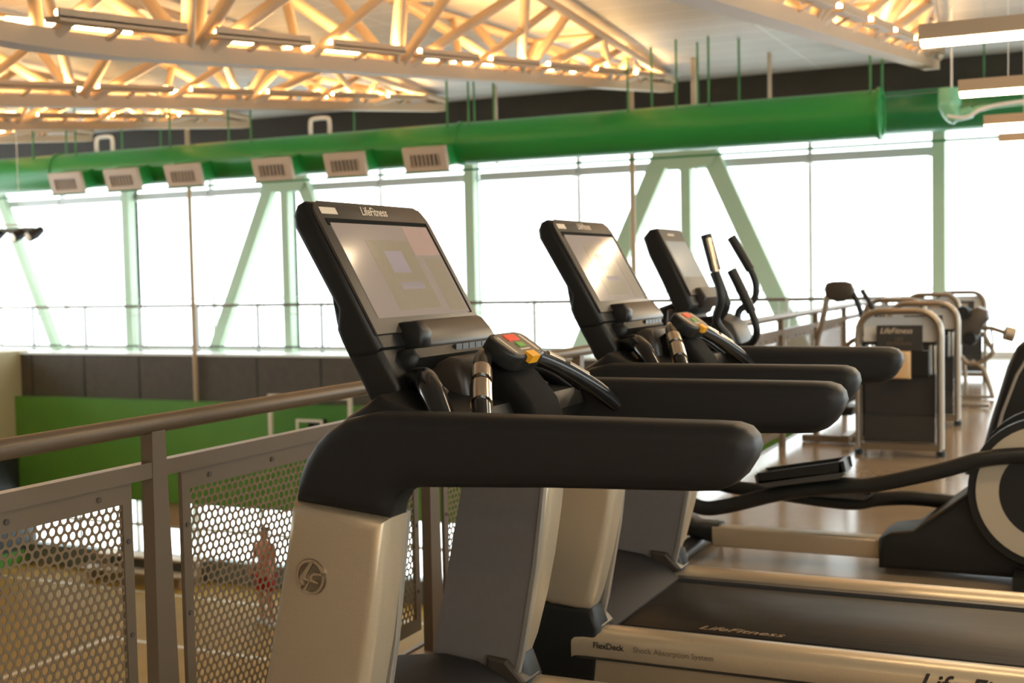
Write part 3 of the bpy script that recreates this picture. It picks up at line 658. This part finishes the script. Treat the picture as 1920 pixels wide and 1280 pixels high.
    def ering(a0, a1, r0, r1, h=.005):
        vs = []; fs = []; N = 28
        for k_ in range(N+1):
            a = R(a0+(a1-a0)*k_/N); ca, sa = math.cos(a), math.sin(a)
            for rr, hh in ((r0, 0), (r0, -h), (r1, -h), (r1, 0)): vs.append((ec.x+rr*ca*.94, ye+hh, ec.z+rr*sa))
        for k_ in range(N):
            for q in range(4): fs.append((k_*4+q, k_*4+(q+1) % 4, k_*4+4+(q+1) % 4, k_*4+4+q))
        fs += [(0,1,2,3), tuple(N*4+q for q in (3,2,1,0))]
        e.add(vs, fs)
    ering(-115, 222, er-.006, er)
    def epoly(pts, h=.005):
        n_ = len(pts); vs = [(ec.x+p[0]*er, ye, ec.z+p[1]*er) for p in pts]+[(ec.x+p[0]*er, ye-h, ec.z+p[1]*er) for p in pts]
        e.add(vs, [tuple(range(n_)), tuple(2*n_-1-i for i in range(n_))]+[(i, (i+1) % n_, n_+(i+1) % n_, n_+i) for i in range(n_)])
    epoly([(.03, .86), (.30, .93), (-.30, .02), (-.24, -.10), (.02, -.12), (-.02, -.26), (-.62, -.17), (-.66, .0)])
    epoly([(-.58, -.84), (-.40, -.93), (-.02, -.26), (.48, -.36), (.56, -.26), (.12, -.12), (.20, .06), (.36, .12), (.93, .10), (.95, .26), (.26, .28), (.02, .10), (-.05, -.16)])
    em = e.build('emblem', m_chrome, t)
    MB().disc((ec.x, ye+.001, ec.z), (0, 1, 0), er+.0015, .002, 40).build('emblem_shade_disc', m_embl_shade, em)  # darker disc painted in for the shadow edges round the emblem
    sr0 = [o for o in t.children if o.name.startswith('side_rail')][0]
    text('rail_text', 'FlexDeck', .026, (-1.405, YC-.4805, .285), (1, 0, 0), (0, 0, 1), m_dark_print, sr0, bold=.0005, sx=1.0)
    text('rail_text', 'Shock Absorption System', .024, (-1.275, YC-.4805, .285), (1, 0, 0), (0, 0, 1), m_pad, sr0, sx=1.0)
    text('rail_logo', 'Life Fitness', .075, (-.452, YC-.4805, .268), (1, 0, 0), (0, 0, 1), m_dark_print, sr0, shear=.4, bold=.0012)
    return t
m_scr1 = mat('screen_warm', (.07, .05, .04), .10, emis=(.62, .38, .28), estr=.36, spec=.6)
m_scr2 = mat('screen_dim', (.06, .05, .03), .10, emis=(.44, .33, .21), estr=.32, spec=.6)
m_scr3 = mat('screen_lilac', (.06, .05, .05), .10, emis=(.55, .44, .44), estr=.36, spec=.6)
t1 = treadmill(2.63, 'nearest treadmill, its long black handrail arm crossing the picture centre', 'treadmills in a row facing the railing')
t2 = copy_tree(t1); t2.location = (-1.5, 4.0, 0); 
for o_ in t2.children:
    if o_.name.startswith('handrail_arm'): o_.scale.x = .94
t2['label'] = 'second treadmill, beside the nearest one, with its running belt in view'

# ------------------------------------------------------------------ elliptical
YE = 6.1
e = thing('elliptical_trainer', 'black elliptical trainer with two pairs of handles beyond the second treadmill', 'elliptical trainer', (-1.2, YE, 0))
MB().rprism([(-1.75, .06), (-.93, .06), (-.93, .155), (-1.75, .155)], YE-.10, YE+.02, .012, 3).build('base_beam', m_silver, e, smooth=50)
MB().rprism([(-2.02, .55), (-2.03, .30), (-1.99, .16), (-1.90, .10), (-1.72, .06), (-1.72, .165), (-1.84, .17), (-1.90, .22), (-1.93, .32), (-1.93, .6), (-1.92, 1.1), (-1.93, 1.28), (-2.02, 1.25)], YE-.08, YE+.06, .03, 4).build('front_post', m_black, e, smooth=50)
MB().tube([(-1.86, YE-.32, .05), (-1.86, YE+.32, .05)], .045, 14).build('front_stabilizer', m_black, e, smooth=60)
for s in (-1, 1): MB().disc((-1.86, YE+s*.33, .05), (0, 1, 0), .055, .04, 20).build('transport_wheel', m_strip, e, smooth=50)
MB().rprism([(-.935, .03), (-.935, .165), (-.88, .20), (-.78, .215), (-.55, .40), (-.46, .56), (-.30, .62), (-.05, .62), (.20, .5), (.32, .3), (.34, .1), (.3, .03)], YE-.17, YE+.17, .03, 4).build('drive_housing', m_black, e, smooth=50)
MB().box((-.34, YE-.36, .0), (-.24, YE+.36, .08)).build('rear_stabilizer', m_black, e)
for s in (-1, 1):
    y = YE+s*.20
    MB().disc((-.20, y, .43), (0, 1, 0), .335, .05, 48).build('drive_cover', m_black, e, smooth=50)
    MB().disc((-.20, y+s*.03, .43), (0, 1, 0), .30, .012, 48, .205).build('disc_ring', m_disc, e, smooth=50)
    MB().disc((-.20, y+s*.032, .43), (0, 1, 0), .06, .03, 24).build('hub', m_black, e, smooth=50)
hi = [(-.12, .60), (-.30, .60), (-.47, .575), (-.65, .515), (-.93, .44), (-1.05, .425), (-1.25, .40), (-1.42, .36), (-1.62, .30), (-1.76, .285), (-1.9, .36)]
lo_ = [(-.10, .30), (-.40, .30), (-.62, .305), (-.82, .315), (-.98, .30), (-1.10, .275), (-1.30, .285), (-1.55, .31), (-1.76, .33), (-1.9, .40)]
for s, pts, yy in ((-1, hi, YE-.26), (1, lo_, YE+.14)):
    MB().tube(spline([(x, yy, z) for x, z in pts], 5), .036, 12).build('pedal_arm', m_black, e, smooth=60)
for yy, x0, x1, z0, z1 in ((YE-.26, -1.46, -1.05, .425, .495), (YE+.14, -1.42, -1.0, .335, .325)):
    b = MB(); dx = Vector((x1-x0, 0, z1-z0)).normalized(); nz = Vector((-dx.z, 0, dx.x)); w_ = .09
    sec = [(0, 0), (0, .045), (.02, .05), (.03, .02), (.38, .02), (.39, .06), (.405, .06), (.41, 0), (.38, -.02), (.04, -.02)]
    L_ = (Vector((x1-x0, 0, z1-z0))).length/.41
    b.rprism([(x0+dx.x*a*L_+nz.x*h, z0+dx.z*a*L_+nz.z*h) for a, h in sec], yy-w_, yy+w_, .006, 2).build('pedal', m_strip, e)
    for q in (yy-w_, yy+w_-.012): MB().beam((x0+.01, q+.006, z0+.03), (x1, q+.006, z1+.035), .012, .05).build('pedal_rim', m_black, e)
# console
cs = [(-1.985, 1.645), (-2.02, 1.64), (-2.055, 1.60), (-2.035, 1.54), (-2.025, 1.51), (-1.96, 1.38), (-1.915, 1.28), (-1.87, 1.20), (-1.82, 1.22), (-1.80, 1.265), (-1.83, 1.335)]
co = MB().rprism(cs, YE-.20, YE+.20, .02, 4).build('console', m_black, e, smooth=45)
d = Vector((.46, 0, -.888)).normalized(); nn = Vector((-d.z*-1, 0, 0)); P0 = Vector((-1.985, YE, 1.645)); nf = Vector((.888, 0, .46))
Mf = Matrix((Vector((0, 1, 0)), nf, d)).transposed().to_4x4(); Mf.translation = P0
def efl(a0, a1, b0, b1, h0, h1, m, nm, par):
    mb = MB(); vs = [Mf @ Vector((a, h, b_)) for h in (h0, h1) for a, b_ in ((a0, b0), (a1, b0), (a1, b1), (a0, b1))]
    mb.add(vs, [(0,1,2,3),(7,6,5,4),(0,4,5,1),(1,5,6,2),(2,6,7,3),(3,7,4,0)]); return mb.build(nm, m, par)
fp = efl(-.185, .185, .004, .375, -.004, .004, m_bezel, 'faceplate', co)
efl(-.165, .165, .075, .275, .003, .006, mat('ell_screen_reflection', (.12, .12, .11), .15, emis=(.45, .42, .36), estr=.38), 'screen', co)  # emission colour stands in for the reflection on this screen
efl(-.07, .03, .03, .042, .004, .005, m_print, 'logo', fp)
MB().rprism([(-1.86, 1.34), (-1.80, 1.35), (-1.765, 1.30), (-1.79, 1.25), (-1.86, 1.23)], YE-.08, YE+.20, .015, 3).build('reading_ledge', m_bezel, co, smooth=50)
MB().rprism([(-1.96, 1.24), (-1.86, 1.25), (-1.82, 1.20), (-1.86, 1.10), (-1.97, 1.12)], YE-.12, YE+.14, .02, 3).build('console_neck', m_strip, e, smooth=50)
MB().rprism([(-1.86, 1.05), (-1.87, 1.14), (-1.80, 1.20), (-1.70, 1.215), (-1.62, 1.17), (-1.58, 1.08), (-1.58, .9), (-1.62, .6), (-1.80, .4), (-1.93, .4), (-1.93, 1.0)], YE-.16, YE+.16, .04, 4).build('upper_shroud', m_black, e, smooth=50)
# handles : (points, grip range)
def handle(pts, gr, r0, y0, nm, m2=m_black):
    P = spline([(p[0], p[1], p[2]) for p in pts], 6); h = MB().tube(P, r0, 12).build(nm, m_black, e, smooth=60)
    G = spline([pts[i] for i in gr], 4); MB().tube(G, r0*1.35, 14).build('foam_grip', m2, h, smooth=60)
    return h
h = handle([(-1.70, 5.80, 1.602), (-1.655, 5.80, 1.43), (-1.63, 5.80, 1.30), (-1.66, 5.82, 1.19), (-1.60, 5.86, 1.08), (-1.60, 5.88, .9)], (0, 1), .020, 0, 'moving_handle')
MB().tube([(-1.682, 5.775, 1.585), (-1.645, 5.775, 1.425)], .013, 10).build('grip_sensor', m_chrome, h, smooth=60)
handle([(-1.735, 6.38, 1.602), (-1.635, 6.38, 1.43), (-1.607, 6.38, 1.34), (-1.625, 6.38, 1.27), (-1.70, 6.36, 1.20), (-1.66, 6.34, 1.0)], (0, 1), .018, 0, 'moving_handle')
handle([(-1.69, 5.9, 1.425), (-1.66, 5.9, 1.35), (-1.63, 5.9, 1.26), (-1.68, 5.92, 1.19), (-1.75, 5.98, 1.12)], (0, 1, 2), .018, 0, 'fixed_handle')
handle([(-1.605, 5.9, 1.432), (-1.56, 5.9, 1.34), (-1.51, 5.9, 1.23), (-1.485, 5.9, 1.14), (-1.52, 5.94, 1.08), (-1.60, 6.0, 1.05)], (0, 1, 2), .018, 0, 'fixed_handle')
MB().disc((-1.86, YE-.15, 1.2), (0, 1, .3), .03, .08, 14).build('adjust_knob', m_black, e)

# recumbent seat at the right edge
t = thing('recumbent_bike', 'tall black curved seat back with pale piping at the right edge, behind the elliptical', 'exercise bike', (-.2, 7.2, 0))
MB().rprism([(-.36, 1.03), (-.395, 1.0), (-.44, .90), (-.52, .62), (-.57, .42), (-.60, .33), (-.50, .30), (-.40, .34), (-.10, .5), (-.10, 1.04), (-.26, 1.055)], 6.95, 7.35, .04, 4).build('seat_back', m_black, t, smooth=50)
MB().tube([(-.30, 6.945, 1.02), (-.39, 6.945, .86), (-.46, 6.945, .66), (-.51, 6.945, .46)], .008, 8).build('piping', m_edge, t, smooth=60)
MB().rprism([(-.65, .33), (-.60, .41), (-.2, .44), (.0, .42), (.0, .30), (-.5, .29)], 6.93, 7.37, .03, 3).build('seat', m_black, t, smooth=50)
MB().box((-.35, 7.1, .06), (-.2, 7.2, .33)).build('seat_post', m_black, t); MB().box((-.6, 6.95, 0), (.3, 7.35, .06)).build('base', m_black, t)

# ------------------------------------------------------------------ weight machines
def stack(cx, Y, label, n=0):
    t = thing('weight_machine', label, 'weight machine', (cx, Y, 0), 'weight stack towers in a row')
    w2 = .30; h = 1.095; pts = [(cx-w2, Y, .06)]
    pts += [(cx-w2, Y, .9)]+[(cx-w2+.16-.16*math.cos(a), Y, h-.16+.16*math.sin(a)) for a in [R(k) for k in range(15, 91, 15)]]
    pts += [(cx+w2-.16+.16*math.sin(a), Y, h-.16+.16*math.cos(a)) for a in [R(k) for k in range(0, 91, 15)]]+[(cx+w2, Y, .9), (cx+w2, Y, .06)]
    MB().tube(pts, .026, 14, sy=2.6).build('arch_frame', m_machine, t, smooth=70)
    MB().beam((cx-w2, Y, .07), (cx+w2, Y, .07), .10, .05).build('base_beam', m_machine, t)
    for s in (-1, 1): MB().disc((cx+s*(w2-.0), Y, .02), (0, 0, 1), .035, .04, 14).build('foot', m_black, t)
    s_ = MB().rprism([(cx-.26, .10), (cx+.26, .10), (cx+.26, .62), (cx-.26, .62)], Y+.03, Y+.05, .004, 1).build('lower_shroud', m_shroud, t)
    MB().rprism([(cx-.26, .11), (cx+.26, .11), (cx+.26, .30), (cx-.26, .30)], Y-.01, Y+.03, .004, 1).build('kick_cover', m_placard, t)
    MB().rprism([(cx-.19, .60), (cx+.22, .60), (cx+.22, .80), (cx-.19, .80)], Y-.02, Y+.04, .01, 2).build('middle_cover', m_black, t)
    MB().rprism([(cx-.27, .84), (cx+.27, .84), (cx+.27, .865), (cx-.27, .865)], Y-.01, Y+.02, .004, 1).build('cross_bar', m_black, t)
    MB().box((cx-.27, Y+.06, .86), (cx+.27, Y+.065, 1.05)).build('clear_shield', m_white, t)
    p = MB().rprism([(cx-.16, .80), (cx+.175, .80), (cx+.175, .99), (cx-.16, .99)], Y-.03, Y-.015, .004, 1).build('placard', m_placard, t)
    text('placard_logo', 'LifeFitness', .060, (cx-.135, Y-.0315, .93), (1, 0, 0), (0, 0, 1), m_print, p, shear=.3, sx=.93)
    if n == 0:
        text('placard_text', 'LEG\nEXTENSION', .034, (cx+.005, Y-.0315, .875), (1, 0, 0), (0, 0, 1), m_rail, p, align='CENTER')
    for s in (-1, 1):
        for q in (.215, .245): MB().tube([(cx+s*q, Y+.1, .1), (cx+s*q, Y+.1, 1.0)], .009, 8).build('guide_rod', m_chrome, t, smooth=60)
    for k in range(8): MB().box((cx-.15, Y+.12, .12+.055*k), (cx+.15, Y+.24, .168+.055*k)).build('weight_plate', m_stack, t)
    return t
stack(-1.38, 9.8, 'nearest silver arched weight tower with a branded black placard')
for cx, Y, lab in ((-1.455, 11.8, 'second arched weight tower, half hidden right behind the nearest one'), (-1.88, 13.1, 'third arched weight tower, showing left above the nearest one'),
                   (-1.80, 15.5, 'fourth arched weight tower, only its top showing above the second'), (-1.60, 16.6, 'farthest arched weight tower, a thin curve beside the dark arm machine')):
    stack(cx, Y, lab, 1)
# cream padded tablet on nearest tower seen behind the handrail end
simple('tan_pad', MB().rprism([(-1.42, .59), (-1.285, .59), (-1.285, .80), (-1.42, .80)], 9.70, 9.76, .02, 3), mat('tan_vinyl', (.62, .42, .22), .4), 'warm tan rounded panel on the front of the nearest weight tower', 'panel', smooth=50)

# hooped ab machine left of the towers
t = thing('bench_machine', 'tube framed machine with a rounded brown plate on top, left of the weight towers', 'exercise machine', (-2.0, 10.4, 0))
Y = 10.5
MB().rprism([(-2.06, 1.20), (-2.07, 1.27), (-2.05, 1.31), (-2.0, 1.322), (-1.90, 1.322), (-1.85, 1.305), (-1.825, 1.25), (-1.85, 1.19), (-1.91, 1.155), (-1.97, 1.15)], Y-.04, Y+.03, .02, 3).build('top_plate', m_bezel, t, smooth=50)
MB().tube(spline([(-2.05, Y, 1.20), (-2.09, Y, 1.0), (-2.14, Y, .80), (-2.15, Y, .5), (-2.15, Y, .04)], 5), .026, 12).build('front_leg', m_machine, t, smooth=60)
MB().tube(spline([(-1.85, Y, 1.24), (-1.79, Y, 1.1), (-1.76, Y, .9), (-1.75, Y, .04)], 5), .022, 12).build('rear_leg', m_black, t, smooth=60)
MB().tube(spline([(-1.82, Y+.3, 1.24), (-1.74, Y+.3, 1.1), (-1.68, Y+.3, .9), (-1.66, Y+.3, .04)], 5), .02, 12).build('rear_leg', m_black, t, smooth=60)
MB().beam((-2.24, Y-.1, .03), (-1.62, Y-.1, .03), .08, .05).build('base_bar', m_machine, t)
MB().beam((-1.85, Y+.05, .06), (-1.85, Y-.35, .06), .06, .06).build('base_bar', m_machine, t)
MB().tube(spline([(-1.87, Y-.2, .3), (-1.87, Y-.2, .72), (-1.84, Y-.2, .82), (-1.76, Y-.2, .86), (-1.7, Y-.2, .84)], 5), .02, 10).build('hoop', m_machine, t, smooth=60)
MB().rprism([(-1.95, .25), (-1.80, .25), (-1.78, .32), (-1.95, .32)], Y-.35, Y-.05, .02, 2).build('seat_pad', m_black, t)

# dark arm machine by the right windows
t = thing('arm_machine', 'dark machine with a jutting lever and round weight before the bright right windows', 'exercise machine', (-1.15, 14.2, 0))
Y = 14.2
MB().rprism([(-1.42, .70), (-1.43, .90), (-1.36, .97), (-1.25, .96), (-1.18, .99), (-1.08, .95), (-1.07, .85), (-1.14, .78), (-1.17, .68), (-1.28, .58), (-1.38, .6)], Y-.15, Y+.15, .03, 3).build('pivot_body', m_bezel, t, smooth=50)
MB().disc((-1.31, Y-.18, .93), (.3, 1, 0), .07, .08, 20).build('roller_pad', m_black, t, smooth=50)
MB().disc((-1.24, Y-.2, .66), (.3, 1, 0), .07, .08, 20).build('roller_pad', m_black, t, smooth=50)
MB().tube([(-1.17, Y, .76), (-1.05, Y, .76), (-.90, Y-.05, .71)], .024, 10).build('lever', m_machine, t, smooth=60)
MB().disc((-.87, Y-.05, .70), (1, .25, -.3), .075, .10, 20).build('round_weight', m_machine, t, smooth=50)
MB().tube(spline([(-1.14, Y, .72), (-1.08, Y, .6), (-1.04, Y, .50), (-1.15, Y, .40), (-1.28, Y, .38), (-1.36, Y, .46)], 5), .026, 10).build('knee_frame', m_machine, t, smooth=60)
MB().tube(spline([(-1.05, Y-.05, .74), (-1.03, Y-.05, .6), (-1.04, Y-.05, .50)], 5), .012, 8).build('link_rod', m_machine, t, smooth=60)
MB().tube(spline([(-1.25, Y, .40), (-1.14, Y, .33), (-1.07, Y, .15), (-1.04, Y, .03)], 5), .026, 10).build('leg', m_machine, t, smooth=60)
MB().tube(spline([(-1.35, Y+.2, .42), (-1.33, Y+.2, .2), (-1.33, Y+.2, .03)], 5), .022, 10).build('leg', m_machine, t, smooth=60)
MB().beam((-1.55, Y, .025), (-1.02, Y, .025), .05, .03).build('base_bar', m_machine, t)
MB().beam((-1.55, Y-.9, .025), (-1.0, Y-.9, .025), .06, .03).build('base_bar', m_machine, t)
MB().beam((-1.5, Y-.9, .02), (-1.5, Y, .02), .05, .03).build('base_bar', m_machine, t)

# ------------------------------------------------------------------ person on the court
px, py, pz = -12.9, 17.3, CZ
SK = {}
def skin(name, verts, edges, radii, root, m, parent, sub=2):
    me = bpy.data.meshes.new(name); me.from_pydata([Vector(v) for v in verts], edges, []); o = bpy.data.objects.new(name, me); C.objects.link(o)
    o.modifiers.new('k', 'SKIN'); 
    for i, r in enumerate(radii): me.skin_vertices[0].data[i].radius = (r, r) if not isinstance(r, tuple) else r
    for i in range(len(verts)): me.skin_vertices[0].data[i].use_root = (i == root)
    su = o.modifiers.new('s', 'SUBSURF'); su.levels = sub; su.render_levels = sub
    bpy.context.view_layer.update()
    me2 = bpy.data.meshes.new_from_object(o.evaluated_get(bpy.context.evaluated_depsgraph_get())); bpy.data.objects.remove(o)
    me2.materials.clear(); me2.materials.append(m); me2.polygons.foreach_set('use_smooth', [True]*len(me2.polygons))
    o = bpy.data.objects.new(name, me2); C.objects.link(o)
    if parent: o.parent = parent
    return o
pe = thing('person', 'person in pinkish top and red shorts standing on the court behind the railing mesh', 'person', (px, py, pz))
V = [(0, 0, .92), (0, .01, 1.08), (0, .01, 1.24), (0, .02, 1.38), (0, .02, 1.46), (0, 0, 1.53), (0, -.01, 1.60), (0, 0, 1.66),
     (.09, 0, .86), (.10, -.03, .48), (.11, .02, .09), (.12, -.12, .04), (-.09, 0, .86), (-.12, .05, .48), (-.14, .10, .09), (-.15, -.04, .04),
     (.17, .01, 1.36), (.23, -.02, 1.10), (.24, -.16, .90), (.24, -.22, .84), (-.17, .01, 1.36), (-.25, .03, 1.10), (-.27, -.06, .87), (-.27, -.10, .80)]
E_ = [(0,1),(1,2),(2,3),(3,4),(4,5),(5,6),(6,7),(0,8),(8,9),(9,10),(10,11),(0,12),(12,13),(13,14),(14,15),(3,16),(16,17),(17,18),(18,19),(3,20),(20,21),(21,22),(22,23)]
RR = [.13, .115, .13, .11, .05, .075, .085, .06, .085, .055, .038, .035, .085, .055, .038, .035, .05, .038, .028, .022, .05, .038, .028, .022]
skin('body', V, E_, RR, 0, m_skin, pe)
skin('shirt', [(0, 0, .93), (0, .01, 1.08), (0, .01, 1.24), (0, .02, 1.38), (.17, .01, 1.36), (.215, -.01, 1.19), (-.17, .01, 1.36), (-.225, .03, 1.19)], [(0,1),(1,2),(2,3),(3,4),(4,5),(3,6),(6,7)], [.15, .135, .15, .12, .066, .058, .066, .058], 0, m_pinkcloth, pe)
skin('shorts', [(0, 0, .95), (.09, 0, .84), (.105, -.02, .56), (-.09, 0, .84), (-.115, .03, .56)], [(0,1),(1,2),(0,3),(3,4)], [.145, .115, .095, .115, .095], 0, m_redcloth, pe)
skin('hair', [(0, .03, 1.58), (0, .02, 1.66), (0, .07, 1.62), (0, .10, 1.52)], [(0,1),(0,2),(2,3)], [.085, .075, .06, .035], 0, m_hair, pe)
for s, y in ((.12, -.05), (-.15, .03)): MB().rprism([(-.045, 0), (.045, 0), (.045, .06), (.02, .09), (-.045, .09)], -.10, .14, .02, 2).build('shoe', m_shoe, pe, off=(-s, -y, 0))

for o in list(bpy.data.objects):
    if '_o' in o: del o['_o']
